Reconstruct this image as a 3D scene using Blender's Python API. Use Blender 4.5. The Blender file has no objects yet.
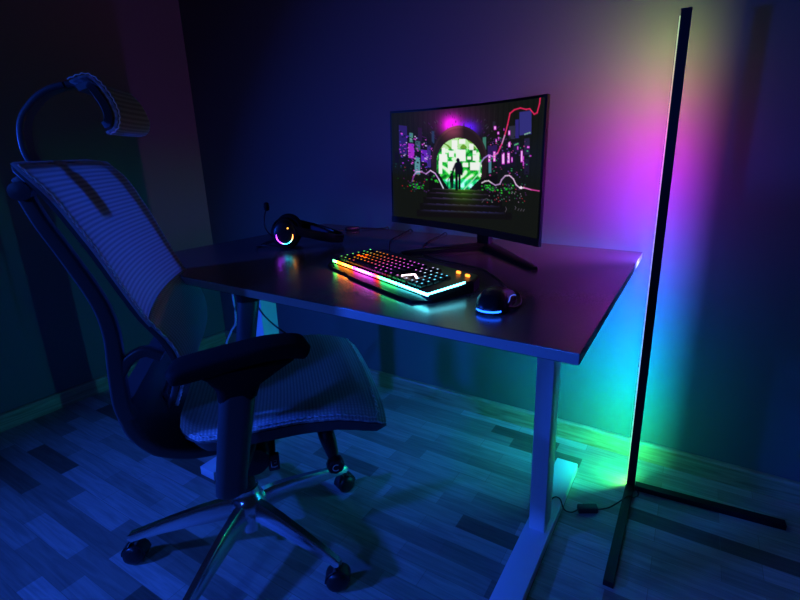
import bpy, bmesh, math, random
from mathutils import Vector, Matrix
random.seed(11)
S = bpy.context.scene
COL = S.collection
PI = math.pi

# ------------------------------------------------------------------ colour / material helpers
def lin(r, g, b):
    f = lambda c: (c / 255 / 12.92) if c / 255 <= 0.04045 else ((c / 255 + 0.055) / 1.055) ** 2.4
    return (f(r), f(g), f(b), 1.0)

def new_mat(name):
    m = bpy.data.materials.new(name)
    m.use_nodes = True
    nt = m.node_tree
    return m, nt, nt.nodes['Principled BSDF'], nt.nodes['Material Output']

def plain(name, col, rough=0.5, metal=0.0, bump=0.0, bscale=400.0, var=0.0, spec=0.5):
    m, nt, b, out = new_mat(name)
    b.inputs['Base Color'].default_value = (*col[:3], 1)
    b.inputs['Roughness'].default_value = rough
    b.inputs['Metallic'].default_value = metal
    b.inputs['Specular IOR Level'].default_value = spec
    tc = nt.nodes.new('ShaderNodeTexCoord')
    nz = nt.nodes.new('ShaderNodeTexNoise')
    nz.inputs['Scale'].default_value = bscale
    nz.inputs['Detail'].default_value = 3
    nt.links.new(tc.outputs['Object'], nz.inputs['Vector'])
    if bump:
        bp = nt.nodes.new('ShaderNodeBump')
        bp.inputs['Strength'].default_value = bump
        bp.inputs['Distance'].default_value = 0.001
        nt.links.new(nz.outputs['Fac'], bp.inputs['Height'])
        nt.links.new(bp.outputs['Normal'], b.inputs['Normal'])
    if var:
        mx = nt.nodes.new('ShaderNodeMix'); mx.data_type = 'RGBA'
        mx.inputs['A'].default_value = tuple(c * (1 - var) for c in col[:3]) + (1,)
        mx.inputs['B'].default_value = tuple(min(1, c * (1 + var)) for c in col[:3]) + (1,)
        nt.links.new(nz.outputs['Fac'], mx.inputs['Factor'])
        nt.links.new(mx.outputs['Result'], b.inputs['Base Color'])
    return m

def glow(name, col, strength):
    m, nt, b, out = new_mat(name)
    b.inputs['Base Color'].default_value = (0.02, 0.02, 0.02, 1)
    b.inputs['Emission Color'].default_value = (*col[:3], 1)
    b.inputs['Emission Strength'].default_value = strength
    return m

def ramp_glow(name, axis, lo, hi, stops, strength):
    """emission whose colour runs along one object axis (an addressable light strip)"""
    m, nt, b, out = new_mat(name)
    b.inputs['Base Color'].default_value = (0.3, 0.3, 0.3, 1)
    tc = nt.nodes.new('ShaderNodeTexCoord')
    sp = nt.nodes.new('ShaderNodeSeparateXYZ')
    mr = nt.nodes.new('ShaderNodeMapRange')
    mr.inputs['From Min'].default_value = lo
    mr.inputs['From Max'].default_value = hi
    cr = nt.nodes.new('ShaderNodeValToRGB')
    el = cr.color_ramp.elements
    while len(el) < len(stops):
        el.new(0.5)
    for e, (p, c) in zip(el, stops):
        e.position = (p - lo) / (hi - lo)
        e.color = (*c, 1)
    nt.links.new(tc.outputs['Object'], sp.inputs[0])
    nt.links.new(sp.outputs[axis], mr.inputs['Value'])
    nt.links.new(mr.outputs['Result'], cr.inputs['Fac'])
    nt.links.new(cr.outputs['Color'], b.inputs['Emission Color'])
    b.inputs['Emission Strength'].default_value = strength
    return m

def fabric(name, col, rib, fine, trans):
    """woven mesh: ribs across, fine threads along, lets some light through"""
    m, nt, b, out = new_mat(name)
    N, L = nt.nodes.new, nt.links.new
    uv = N('ShaderNodeTexCoord'); sp = N('ShaderNodeSeparateXYZ'); L(uv.outputs['UV'], sp.inputs[0])
    def wave(sock, per):
        a = N('ShaderNodeMath'); a.operation = 'MULTIPLY'; a.inputs[1].default_value = 2 * PI / per; L(sock, a.inputs[0])
        s = N('ShaderNodeMath'); s.operation = 'SINE'; L(a.outputs[0], s.inputs[0])
        h = N('ShaderNodeMath'); h.operation = 'MULTIPLY_ADD'; h.inputs[1].default_value = .5; h.inputs[2].default_value = .5
        L(s.outputs[0], h.inputs[0]); return h.outputs[0]
    w1 = wave(sp.outputs['Y'], rib); w2 = wave(sp.outputs['X'], fine)
    mu = N('ShaderNodeMath'); mu.operation = 'MULTIPLY'; L(w1, mu.inputs[0])
    ad = N('ShaderNodeMath'); ad.operation = 'MULTIPLY_ADD'; ad.inputs[1].default_value = .6; ad.inputs[2].default_value = .4
    L(w2, ad.inputs[0]); L(ad.outputs[0], mu.inputs[1])
    mx = N('ShaderNodeMix'); mx.data_type = 'RGBA'
    mx.inputs['A'].default_value = tuple(c * .62 for c in col[:3]) + (1,)
    mx.inputs['B'].default_value = tuple(min(1, c * 1.2) for c in col[:3]) + (1,)
    L(mu.outputs[0], mx.inputs['Factor'])
    L(mx.outputs['Result'], b.inputs['Base Color'])
    b.inputs['Roughness'].default_value = .75
    b.inputs['Specular IOR Level'].default_value = .25
    bp = N('ShaderNodeBump'); bp.inputs['Strength'].default_value = .35; bp.inputs['Distance'].default_value = .001
    L(mu.outputs[0], bp.inputs['Height']); L(bp.outputs['Normal'], b.inputs['Normal'])
    if trans:
        tr = N('ShaderNodeBsdfTranslucent'); L(mx.outputs['Result'], tr.inputs['Color'])
        ms = N('ShaderNodeMixShader'); ms.inputs[0].default_value = trans
        L(b.outputs[0], ms.inputs[1]); L(tr.outputs[0], ms.inputs[2]); L(ms.outputs[0], out.inputs['Surface'])
    return m

# ------------------------------------------------------------------ mesh helpers
class MB:
    def __init__(s):
        s.bm = bmesh.new(); s.uv = s.bm.loops.layers.uv.new('UVMap')
    def box(s, c, d, bev=0.0, rot=None, seg=2):
        t = bmesh.new()
        bmesh.ops.create_cube(t, size=1)
        bmesh.ops.scale(t, vec=d, verts=t.verts)
        if bev:
            bmesh.ops.bevel(t, geom=t.edges[:], offset=bev, segments=seg, affect='EDGES', profile=.5)
        M = Matrix.Translation(c) @ (rot.to_4x4() if rot else Matrix())
        bmesh.ops.transform(t, matrix=M, verts=t.verts)
        s.join(t); return s
    def join(s, t):
        mp = {}
        for v in t.verts: mp[v] = s.bm.verts.new(v.co)
        for f in t.faces:
            try: s.bm.faces.new([mp[v] for v in f.verts])
            except ValueError: pass
        t.free()
    def rings(s, rings, closed=False, caps=True):
        vr = [[s.bm.verts.new(p) for p in r] for r in rings]
        n = len(vr[0]); m = len(vr)
        for i in range(m if closed else m - 1):
            a, b = vr[i], vr[(i + 1) % m]
            for j in range(n):
                s.bm.faces.new((a[j], a[(j + 1) % n], b[(j + 1) % n], b[j]))
        if caps and not closed:
            s.bm.faces.new(vr[0][::-1]); s.bm.faces.new(vr[-1])
        return s
    def sweep(s, path, sec, up=(0, 0, 1), closed=False, scale=None):
        """sec: list of (a, b) offsets: a along side, b along the up-ish normal"""
        P = [Vector(p) for p in path]; n = len(P); up = Vector(up); R = []
        for i, p in enumerate(P):
            if closed: t = P[(i + 1) % n] - P[i - 1]
            else: t = P[min(i + 1, n - 1)] - P[max(i - 1, 0)]
            t.normalize()
            side = t.cross(up)
            if side.length < 1e-4: side = t.cross(Vector((1, 0, 0)))
            side.normalize(); nn = side.cross(t)
            k = scale[i] if scale else (1, 1)
            if not isinstance(k, tuple): k = (k, k)
            R.append([p + side * a * k[0] + nn * b * k[1] for a, b in sec])
        return s.rings(R, closed)
    def tube(s, path, r, seg=10, closed=False, up=(0, 0, 1)):
        rr = r if isinstance(r, (list, tuple)) else None
        sec = [(math.cos(2 * PI * k / seg), math.sin(2 * PI * k / seg)) for k in range(seg)]
        return s.sweep(path, sec, up, closed, [x for x in rr] if rr else [r] * len(path))
    def lathe(s, prof, c=(0, 0, 0), axis='z', seg=28):
        R = []
        for r, h in prof:
            ring = []
            for k in range(seg):
                a = 2 * PI * k / seg; x, y = r * math.cos(a), r * math.sin(a)
                v = {'z': (x, y, h), 'x': (h, x, y), 'y': (y, h, x)}[axis]
                ring.append(Vector(c) + Vector(v))
            R.append(ring)
        return s.rings(R)
    def sheet(s, fn, nu, nv, th, uvs=(1, 1)):
        """closed slab: fn(u, v) gives the front surface, thickness th goes backwards"""
        P = [[Vector(fn(i / nu, j / nv)) for j in range(nv + 1)] for i in range(nu + 1)]
        Nn = [[None] * (nv + 1) for _ in range(nu + 1)]
        for i in range(nu + 1):
            for j in range(nv + 1):
                du = P[min(i + 1, nu)][j] - P[max(i - 1, 0)][j]
                dv = P[i][min(j + 1, nv)] - P[i][max(j - 1, 0)]
                Nn[i][j] = du.cross(dv).normalized()
        f = [[s.bm.verts.new(P[i][j]) for j in range(nv + 1)] for i in range(nu + 1)]
        b = [[s.bm.verts.new(P[i][j] - Nn[i][j] * th) for j in range(nv + 1)] for i in range(nu + 1)]
        def q(vs, uv):
            fc = s.bm.faces.new(vs)
            for l, c in zip(fc.loops, uv): l[s.uv].uv = c
        U = lambda i, j: (i / nu * uvs[0], j / nv * uvs[1])
        for i in range(nu):
            for j in range(nv):
                uv = [U(i, j), U(i + 1, j), U(i + 1, j + 1), U(i, j + 1)]
                q([f[i][j], f[i + 1][j], f[i + 1][j + 1], f[i][j + 1]], uv)
                q([b[i][j + 1], b[i + 1][j + 1], b[i + 1][j], b[i][j]], uv[::-1])
        for i in range(nu):
            q([f[i + 1][0], f[i][0], b[i][0], b[i + 1][0]], [U(i, 0)] * 4)
            q([f[i][nv], f[i + 1][nv], b[i + 1][nv], b[i][nv]], [U(i, nv)] * 4)
        for j in range(nv):
            q([f[0][j], f[0][j + 1], b[0][j + 1], b[0][j]], [U(0, j)] * 4)
            q([f[nu][j + 1], f[nu][j], b[nu][j], b[nu][j + 1]], [U(nu, j)] * 4)
        return s
    def prism(s, poly, z0, z1):
        return s.rings([[Vector((x, y, z0)) for x, y in poly], [Vector((x, y, z1)) for x, y in poly]])
    def build(s, name, m, parent=None, smooth=True, bevel=0.0, sharp=40, mats=None):
        bmesh.ops.recalc_face_normals(s.bm, faces=s.bm.faces)
        me = bpy.data.meshes.new(name); s.bm.to_mesh(me); s.bm.free()
        for x in (mats or [m]): me.materials.append(x)
        o = bpy.data.objects.new(name, me); COL.objects.link(o)
        if parent: o.parent = parent
        if smooth:
            me.shade_smooth()
            me.set_sharp_from_angle(angle=math.radians(sharp))
        if bevel:
            md = o.modifiers.new('edge', 'BEVEL'); md.width = bevel; md.segments = 2; md.limit_method = 'ANGLE'
        return o

def smooth_path(pts, n=8, closed=False):
    P = [Vector(p) for p in pts]; out = []; m = len(P)
    for i in range(m if closed else m - 1):
        if closed: a, b, c, d = P[i - 1], P[i], P[(i + 1) % m], P[(i + 2) % m]
        else: a, b, c, d = P[max(i - 1, 0)], P[i], P[i + 1], P[min(i + 2, m - 1)]
        for k in range(n):
            t = k / n
            out.append(.5 * ((2 * b) + (c - a) * t + (2 * a - 5 * b + 4 * c - d) * t * t + (3 * b - a - 3 * c + d) * t ** 3))
    if not closed: out.append(P[-1])
    return out

def interp(tab, x):
    if x <= tab[0][0]: return tab[0][1]
    for (a, p), (b, q) in zip(tab, tab[1:]):
        if x <= b: return p + (q - p) * (x - a) / (b - a)
    return tab[-1][1]

def rrect(w, h, r, n=4):
    out = []
    for cx, cy, a0 in ((w / 2 - r, h / 2 - r, 0), (-w / 2 + r, h / 2 - r, 90), (-w / 2 + r, -h / 2 + r, 180), (w / 2 - r, -h / 2 + r, 270)):
        for k in range(n + 1):
            a = math.radians(a0 + 90 * k / n); out.append((cx + r * math.cos(a), cy + r * math.sin(a)))
    return out

def empty(name, loc, rz, label, cat):
    o = bpy.data.objects.new(name, None); COL.objects.link(o)
    o.empty_display_size = .05; o.location = loc; o.rotation_euler = (0, 0, rz)
    o['label'] = label; o['category'] = cat
    return o

def structure(o):
    o['kind'] = 'structure'; return o

# ------------------------------------------------------------------ materials
M_wall = plain('wall_paint', (.145, .145, .15), .85, bump=.12, bscale=260, spec=.2)
M_black = plain('black_plastic', (.012, .012, .013), .38, bump=.06, bscale=900)
M_blackm = plain('black_matte_plastic', (.018, .018, .02), .6, bump=.1, bscale=900)
M_frame = plain('chair_frame_plastic', (.06, .06, .065), .4, bump=.05, bscale=700)
M_pad = plain('arm_pad_rubber', (.006, .006, .0065), .8, bump=.12, bscale=600, spec=.2)
M_chrome = plain('polished_aluminium', (.75, .75, .77), .17, 1.0, bump=.02, bscale=60)
M_white = plain('powder_coat_white', (.72, .72, .72), .5, bump=.08, bscale=900)
M_anod = plain('anodised_black', (.010, .010, .011), .5, .1, spec=.3)
M_thread = plain('stitch_thread', (.75, .72, .75), .8)
M_cable = plain('cable_rubber', (.012, .012, .012), .5)
M_cablew = plain('white_cable_rubber', (.55, .55, .55), .5)
M_mesh = fabric('woven_mesh', (.60, .59, .60), .010, .0048, .70)
M_mesh_l = fabric('woven_lumbar_mesh', (.40, .40, .41), .0125, .0048, .25)
M_mesh_s = fabric('woven_seat_mesh', (.58, .58, .59), .0085, .0085, .0)

def wood_floor():
    m, nt, b, out = new_mat('strip_parquet')
    N, L = nt.nodes.new, nt.links.new
    tc = N('ShaderNodeTexCoord')
    br = N('ShaderNodeTexBrick')
    br.offset = .37; br.offset_frequency = 2; br.squash = 1
    br.inputs['Scale'].default_value = 1
    br.inputs['Brick Width'].default_value = .27
    br.inputs['Row Height'].default_value = .056
    br.inputs['Mortar Size'].default_value = .0007
    br.inputs['Mortar Smooth'].default_value = .2
    br.inputs['Bias'].default_value = 0
    br.inputs['Color1'].default_value = (0, 0, 0, 1)
    br.inputs['Color2'].default_value = (1, 1, 1, 1)
    br.inputs['Mortar'].default_value = (.1, .1, .1, 1)
    L(tc.outputs['Object'], br.inputs['Vector'])
    cr = N('ShaderNodeValToRGB')
    el = cr.color_ramp.elements
    st = [(0, (.12, .09, .065)), (.06, (.18, .13, .09)), (.12, (.28, .225, .175)), (.45, (.36, .305, .24)), (.7, (.42, .365, .30)), (1, (.49, .44, .38))]
    while len(el) < len(st): el.new(.5)
    for e, (p, c) in zip(el, st): e.position = p; e.color = (*c, 1)
    L(br.outputs['Color'], cr.inputs['Fac'])
    mp = N('ShaderNodeMapping'); mp.inputs['Scale'].default_value = (5, 75, 1); L(tc.outputs['Object'], mp.inputs[0])
    nz = N('ShaderNodeTexNoise'); nz.inputs['Scale'].default_value = 1; nz.inputs['Detail'].default_value = 5; nz.inputs['Distortion'].default_value = 1.2
    L(mp.outputs[0], nz.inputs['Vector'])
    cg = N('ShaderNodeMapRange'); cg.inputs['From Min'].default_value = .3; cg.inputs['From Max'].default_value = .7
    cg.inputs['To Min'].default_value = .72; cg.inputs['To Max'].default_value = 1.15; L(nz.outputs['Fac'], cg.inputs['Value'])
    mx = N('ShaderNodeMix'); mx.data_type = 'RGBA'; mx.blend_type = 'MULTIPLY'; mx.inputs['Factor'].default_value = 1
    L(cr.outputs['Color'], mx.inputs['A']); L(cg.outputs['Result'], mx.inputs['B'])
    L(mx.outputs['Result'], b.inputs['Base Color'])
    b.inputs['Roughness'].default_value = .48
    b.inputs['Specular IOR Level'].default_value = .35
    bp = N('ShaderNodeBump'); bp.inputs['Strength'].default_value = .15; bp.inputs['Distance'].default_value = .001
    L(nz.outputs['Fac'], bp.inputs['Height']); L(bp.outputs['Normal'], b.inputs['Normal'])
    return m
M_floor = wood_floor()

def oak(name, axis):
    m, nt, b, out = new_mat(name)
    N, L = nt.nodes.new, nt.links.new
    tc = N('ShaderNodeTexCoord'); mp = N('ShaderNodeMapping')
    mp.inputs['Scale'].default_value = (4, 4, 60) if axis == 'x' else (4, 4, 60)
    L(tc.outputs['Object'], mp.inputs[0])
    nz = N('ShaderNodeTexNoise'); nz.inputs['Scale'].default_value = 1; nz.inputs['Detail'].default_value = 5; nz.inputs['Distortion'].default_value = 1.5
    L(mp.outputs[0], nz.inputs['Vector'])
    cr = N('ShaderNodeValToRGB')
    cr.color_ramp.elements[0].position = .3; cr.color_ramp.elements[0].color = (.28, .18, .10, 1)
    cr.color_ramp.elements[1].position = .7; cr.color_ramp.elements[1].color = (.52, .39, .25, 1)
    L(nz.outputs['Fac'], cr.inputs['Fac']); L(cr.outputs['Color'], b.inputs['Base Color'])
    b.inputs['Roughness'].default_value = .4
    return m
M_oak = oak('oak_skirting', 'x')

def desk_mat():
    m, nt, b, out = new_mat('desk_laminate')
    N, L = nt.nodes.new, nt.links.new
    tc = N('ShaderNodeTexCoord'); nz = N('ShaderNodeTexNoise'); nz.inputs['Scale'].default_value = 350; nz.inputs['Detail'].default_value = 4
    L(tc.outputs['Object'], nz.inputs['Vector'])
    mx = N('ShaderNodeMix'); mx.data_type = 'RGBA'
    mx.inputs['A'].default_value = (.075, .07, .073, 1); mx.inputs['B'].default_value = (.12, .112, .115, 1)
    L(nz.outputs['Fac'], mx.inputs['Factor']); L(mx.outputs['Result'], b.inputs['Base Color'])
    b.inputs['Roughness'].default_value = .24
    b.inputs['Specular IOR Level'].default_value = .75
    bp = N('ShaderNodeBump'); bp.inputs['Strength'].default_value = .06; bp.inputs['Distance'].default_value = .0005
    L(nz.outputs['Fac'], bp.inputs['Height']); L(bp.outputs['Normal'], b.inputs['Normal'])
    return m
M_desk = desk_mat()
M_edge = plain('desk_edge_band', (.48, .47, .46), .45, bump=.05, bscale=500)

# ------------------------------------------------------------------ room
RX, RY, RZ = 4.6, -4.4, 2.6
def slab(name, c, d, m):
    return structure(MB().box(c, d).build(name, m, smooth=False))
slab('floor', (RX / 2, RY / 2, -.05), (RX + .2, -RY + .2, .1), M_floor)
slab('wall_back', (RX / 2, .05, RZ / 2), (RX + .2, .1, RZ), M_wall)
slab('wall_left', (-.05, RY / 2, RZ / 2), (.1, -RY, RZ), M_wall)
HB = .072
def skirting(name, p0, p1, inward):
    p0, p1, n = Vector(p0), Vector(p1), Vector(inward)
    prof = [(0, 0), (.016, 0), (.016, HB - .008), (.012, HB - .002), (.008, HB), (0, HB)]
    R = [[p + n * a + Vector((0, 0, b)) for a, b in prof] for p in (p0, p1)]
    structure(MB().rings(R).build(name, M_oak, smooth=False))
skirting('baseboard_back', (0, 0, 0), (RX, 0, 0), (0, -1, 0))
skirting('baseboard_left', (0, RY, 0), (0, -.016, 0), (1, 0, 0))

# ------------------------------------------------------------------ desk
X0, X1, YF, YB, ZD, TH = .894, 2.283, -.928, -.035, .784, .022
desk = empty('desk', ((X0 + X1) / 2, (YF + YB) / 2, 0), 0,
             'dark laminate standing desk on pale metal legs against the back wall', 'desk')
dx, dy = desk.location.x, desk.location.y
MB().box((0, 0, ZD - TH / 2), (X1 - X0, YB - YF, TH), .0015).build('tabletop', None, desk, smooth=False, mats=[M_desk, M_edge])
tt = bpy.data.objects['tabletop']
for p in tt.data.polygons:
    if abs(p.normal.z) < .3: p.material_index = 1
def desk_leg(xa):
    c = xa + .0235 - dx
    f = MB().box((c + (.0 if xa > 1.5 else 0), -.51 - dy + .0, .0165), (.074, .64, .033), .003).build('foot', M_white, desk)
    l = MB().box((c, -.513 - dy, .3865), (.047, .07, .707), .002)
    l.box((c, -.513 - dy, .62), (.038, .06, .2), .002)
    l.build('leg', M_white, desk)
    MB().box((c, -.50 - dy, .7505), (.06, .62, .021), .002).build('side_bracket', M_white, desk)
desk_leg(2.0986); desk_leg(.995)
MB().box((1.57 - dx, -.513 - dy, .737), (1.05, .055, .04), .003).build('crossbar', M_white, desk)
MB().box((1.57 - dx, -.40 - dy, .735), (.30, .09, .045), .006).build('control_box', M_black, desk)

# ------------------------------------------------------------------ floor lamp
LX, LY, LH = 2.338, -.183, 1.453
lamp = empty('floor_lamp', (LX, LY, 0), 0, 'tall slim black floor lamp with rainbow light strip standing beside the desk', 'lamp')
h = .0125
# channel profile: the light strip sits in a groove whose opening looks past the wall, away from the feet
BD = math.radians(139); bn = Vector((math.cos(BD), math.sin(BD), 0)); bt = Vector((-bn.y, bn.x, 0))
def pxy(a, b): v = bt * a + bn * b; return (v.x, v.y)
GW = .0085
prof = [(-h, -h), (h, -h), (h, .001), pxy(-GW, .0095), pxy(GW, .0095), (-h, -.0005)]
MB().prism(prof, 0, LH).build('pole', M_anod, lamp, smooth=False)
NZ = 74
zs = [.022 + (LH - .012 - .022) * k / NZ for k in range(NZ + 1)]
def ribbon(loop2): return MB().rings([[Vector((x, y, z)) for x, y in loop2] for z in zs])
d = ribbon([pxy(-GW + .0003, .0096), pxy(GW - .0003, .0096), pxy(GW - .0003, .0104), pxy(-GW + .0003, .0104)])
LED = [(0, (.80, .62, .06)), (.02, (.25, .75, .08)), (.045, (0, .72, .14)), (.13, (0, .68, .24)), (.22, (0, .60, .46)),
       (.33, (0, .50, .78)), (.46, (0, .30, 1.0)), (.62, (0, .13, 1.0)), (.78, (.08, .09, 1.0)), (.92, (.26, .025, .95)), (1.04, (.56, .01, .78)),
       (1.12, (.70, .01, .55)), (1.20, (.60, .05, .20)), (1.28, (.36, .20, .06)), (1.36, (.20, .34, .03)), (1.461, (.14, .44, .05))]
M_led = ramp_glow('rainbow_strip', 'Z', 0, LH, LED, 265)
ls = d.build('light_strip', M_led, lamp, smooth=False); ls['label'] = 'glowing rainbow light strip down the pole'
M_led2 = ramp_glow('rainbow_diffuser_lip', 'Z', 0, LH, [(p, tuple(.25 + .75 * x for x in c)) for p, c in LED], 1.3)
ribbon([(-h - .003, -.0045), (-h, -.0045), (-h, -.001), (-h - .003, -.001)]).build('diffuser_lip', M_led2, lamp, smooth=False)
MB().box((0, 0, LH + .0015), (.027, .027, .003), .0008).build('end_cap', M_blackm, lamp)
MB().box((-.0015, -.218, .009), (.027, .41, .018), .0015).build('foot', M_anod, lamp, smooth=False)
rt = Matrix.Rotation(math.atan2(.031, .43), 3, 'Z')
MB().box((.2255, .0165, .009), (.425, .027, .018), .0015, rt).build('foot', M_anod, lamp, smooth=False)
def rel(ps, o): return [Vector(p) - Vector(o) for p in ps]
O = lamp.location
cord_a = smooth_path(rel([(2.352, -.197, .024), (2.366, -.215, .006), (2.355, -.245, .012), (2.338, -.262, .0235), (2.318, -.285, .012), (2.29, -.322, .005), (2.262, -.347, .006)], O), 6)
cord_b = smooth_path(rel([(2.205, -.378, .006), (2.19, -.398, .006), (2.17, -.415, .022), (2.15, -.395, .0375), (2.13, -.40, .0375), (2.122, -.455, .039), (2.122, -.472, .06), (2.122, -.4745, .3), (2.122, -.4745, .69)], O), 6)
pc = MB().tube(cord_a, .0022, 8).tube(cord_b, .0022, 8).build('power_cord', M_cable, lamp)
cc = Vector((2.232, -.364, .0105)) - O
MB().box(cc, (.062, .024, .019), .003, Matrix.Rotation(math.radians(29), 3, 'Z')).build('inline_controller', M_blackm, pc)

# ------------------------------------------------------------------ office chair
A = math.radians(49.5)
chair = empty('office_chair', (1.40, -.945, 0), A, 'ergonomic mesh office chair with headrest and chrome star base in front of the desk', 'chair')
def hub_ring():
    m = MB()
    m.lathe([(.020, .055), (.022, .056), (.023, .104), (.043, .106), (.048, .13), (.045, .16), (.038, .172), (.033, .178), (.031, .20), (.026, .203)])
    return m.build('base_hub', M_chrome, chair)
hub = hub_ring()
for k in range(5):
    a = math.radians(168.5 + 72 * k)
    ca, sa = math.cos(a), math.sin(a)
    rs = [.034, .07, .13, .2, .27, .312, .322]
    zt = [.166, .163, .150, .130, .108, .094, .086]
    wd = [.036, .036, .033, .029, .025, .022, .016]
    ht = [.055, .054, .048, .038, .028, .024, .012]
    R = []
    for r, z, w, hh in zip(rs, zt, wd, ht):
        ring = []
        for x, y in [(-.5, -1), (-.42, -.25), (-.25, 0), (.25, 0), (.42, -.25), (.5, -1)]:
            ring.append(Vector((ca * r - sa * x * w, sa * r + ca * x * w, z + y * hh)))
        R.append(ring)
    leg = MB().rings(R).build('star_leg', M_chrome, chair)
    c = Vector((ca * .31, sa * .31, 0)); sw = a + random.uniform(-.7, .7) + PI / 2
    ax = Vector((math.cos(sw), math.sin(sw), 0)); fw = Vector((-ax.y, ax.x, 0))
    w = MB()
    for sd in (-1, 1):
        rings = []
        for r, o in ((.012, .004), (.026, .005), (.0285, .009), (.0285, .017), (.024, .023), (.012, .026)):
            rings.append([c + ax * (o * sd) + fw * (r * math.cos(t * PI / 12)) + Vector((0, 0, .0287 + r * math.sin(t * PI / 12))) for t in range(24)])
        w.rings(rings)
    hood = [c + fw * (.030 * math.cos(t * PI / 10)) + Vector((0, 0, .0287 + .031 * math.sin(t * PI / 10))) for t in range(11)]
    w.sweep(hood, rrect(.034, .005, .002), up=tuple(ax.cross(Vector((0, 0, 1)))))
    w.tube([c + Vector((0, 0, .052)), c + Vector((0, 0, .072))], .0075, 12)
    w.build('caster', M_black, leg)
MB().lathe([(.0245, .19), (.0245, .27), (.028, .272), (.028, .285), (.02, .287)]).build('gas_lift_column', M_black, chair)
MB().lathe([(.0145, .28), (.0145, .42)]).build('gas_lift_piston', M_chrome, chair)
# under-seat mechanism
mm = MB().box((.02, 0, .425), (.26, .17, .05), .012).box((.0, 0, .4), (.13, .1, .03), .01).box((.2, 0, .437), (.18, .24, .022), .008)
mm.build('tilt_mechanism', M_blackm, chair)
kn = MB().lathe([(.008, -.20), (.034, -.198), (.038, -.19), (.038, -.135), (.03, -.12), (.014, -.118), (.014, -.08)], (.045, 0, .402), 'y')
kn.build('tension_knob', M_black, chair)
pd = MB().box((.088, -.185, .385), (.026, .012, .05), .004, Matrix.Rotation(.15, 3, 'X')).tube([(.088, -.185, .405), (.088, -.07, .425)], .006, 8)
pad_o = pd.build('seat_lever', M_black, chair)
sy = MB()
sy.tube([(.082, -.1925, .392), (.082, -.1925, .376), (.0895, -.1925, .374), (.095, -.1925, .376)], .0011, 6)
sy.tube([(.088, -.1925, .392), (.094, -.1925, .392), (.094, -.1925, .385), (.088, -.1925, .385)], .0011, 6)
sy.build('lever_symbol', M_thread, pad_o)
rod = MB().sweep([(.205, -.06, .452), (.207, -.18, .452)], rrect(.012, .012, .004), up=(0, 0, 1))
rod.tube(smooth_path([(.207, -.17, .462), (.209, -.19, .456), (.213, -.208, .44), (.218, -.217, .418), (.222, -.222, .396), (.224, -.225, .382)], 3), [.008, .014, .017, .018, .0185, .019, .019, .0185, .018, .017, .016, .015, .014, .012, .011, .009], 12, up=(1, 0, 0))
lev = rod.build('tilt_lever', M_black, chair)
hx = MB(); R = []
for y, r in ((-.247, .017), (-.242, .021), (-.222, .021), (-.214, .014)):
    R.append([Vector((.226 + r * math.cos(t * PI / 4), y, .372 + r * math.sin(t * PI / 4))) for t in range(8)])
hx.rings(R); kb_ = hx.build('lever_knob', M_black, lev)
cs_ = []
for t in range(11):
    a = math.radians(50 + 260 * t / 10); cs_.append((.226 + .008 * math.cos(a), -.2475, .372 + .008 * math.sin(a)))
MB().tube(cs_, .0012, 6).build('knob_symbol', M_thread, chair).parent = lev

# seat
HW = .262
SEATZ = [(-.095, .530), (-.06, .520), (-.02, .518), (.06, .522), (.15, .527), (.24, .527), (.29, .519), (.33, .503), (.352, .484)]
def seat_half(F):
    return interp([(-.095, .17), (-.08, .205), (-.05, .236), (0, .252), (.1, .264), (.25, .270), (.31, .270), (.345, .260), (.352, .250)], F)
def seat_pt(u, v, dz=0.0):
    F = -.095 + .447 * v
    y = (2 * u - 1)
    hw = seat_half(F)
    z = interp(SEATZ, F)
    mid = math.sin(PI * max(0, min(1, (F + .10) / .39)))
    z += .018 * (abs(y) ** 2.2) * mid - .012 * (1 - y * y) * mid - .035 * max(0, abs(y) - .86) / .14 * .5
    return (F + .012 * (1 - y * y) * v, -y * hw, z + dz)
MB().sheet(lambda u, v: seat_pt(u, v), 36, 40, .006, (.53, .487)).build('seat_mesh', M_mesh_s, chair, sharp=60)
def pan(u, v):
    p = seat_pt(u, v); k = 1 - .0
    return (p[0], p[1], p[2] - .0075)
MB().sheet(pan, 26, 28, .03).build('seat_pan', M_frame, chair, sharp=50)
def zigzag(path, amp, step, r, up):
    P = smooth_path(path, 14); out = []; acc = 0; sgn = 1; last = P[0]; out.append(P[0])
    for i in range(1, len(P)):
        acc += (P[i] - last).length; last = P[i]
        if acc > step:
            t = (P[i] - P[i - 1]).normalized(); s = t.cross(Vector(up)).normalized()
            out.append(P[i] + s * amp * .6 * sgn); sgn = -sgn; acc = 0
    return out
se = [seat_pt(.985, v, .0025) for v in [x / 16 for x in range(1, 16)]] + [seat_pt(u, .955, .002) for u in (.93, .8, .65, .5, .35, .2, .07)]
MB().tube(zigzag(se, .0035, .008, .001, (0, 0, 1)), .0011, 6).build('seat_stitching', M_thread, chair)

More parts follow.
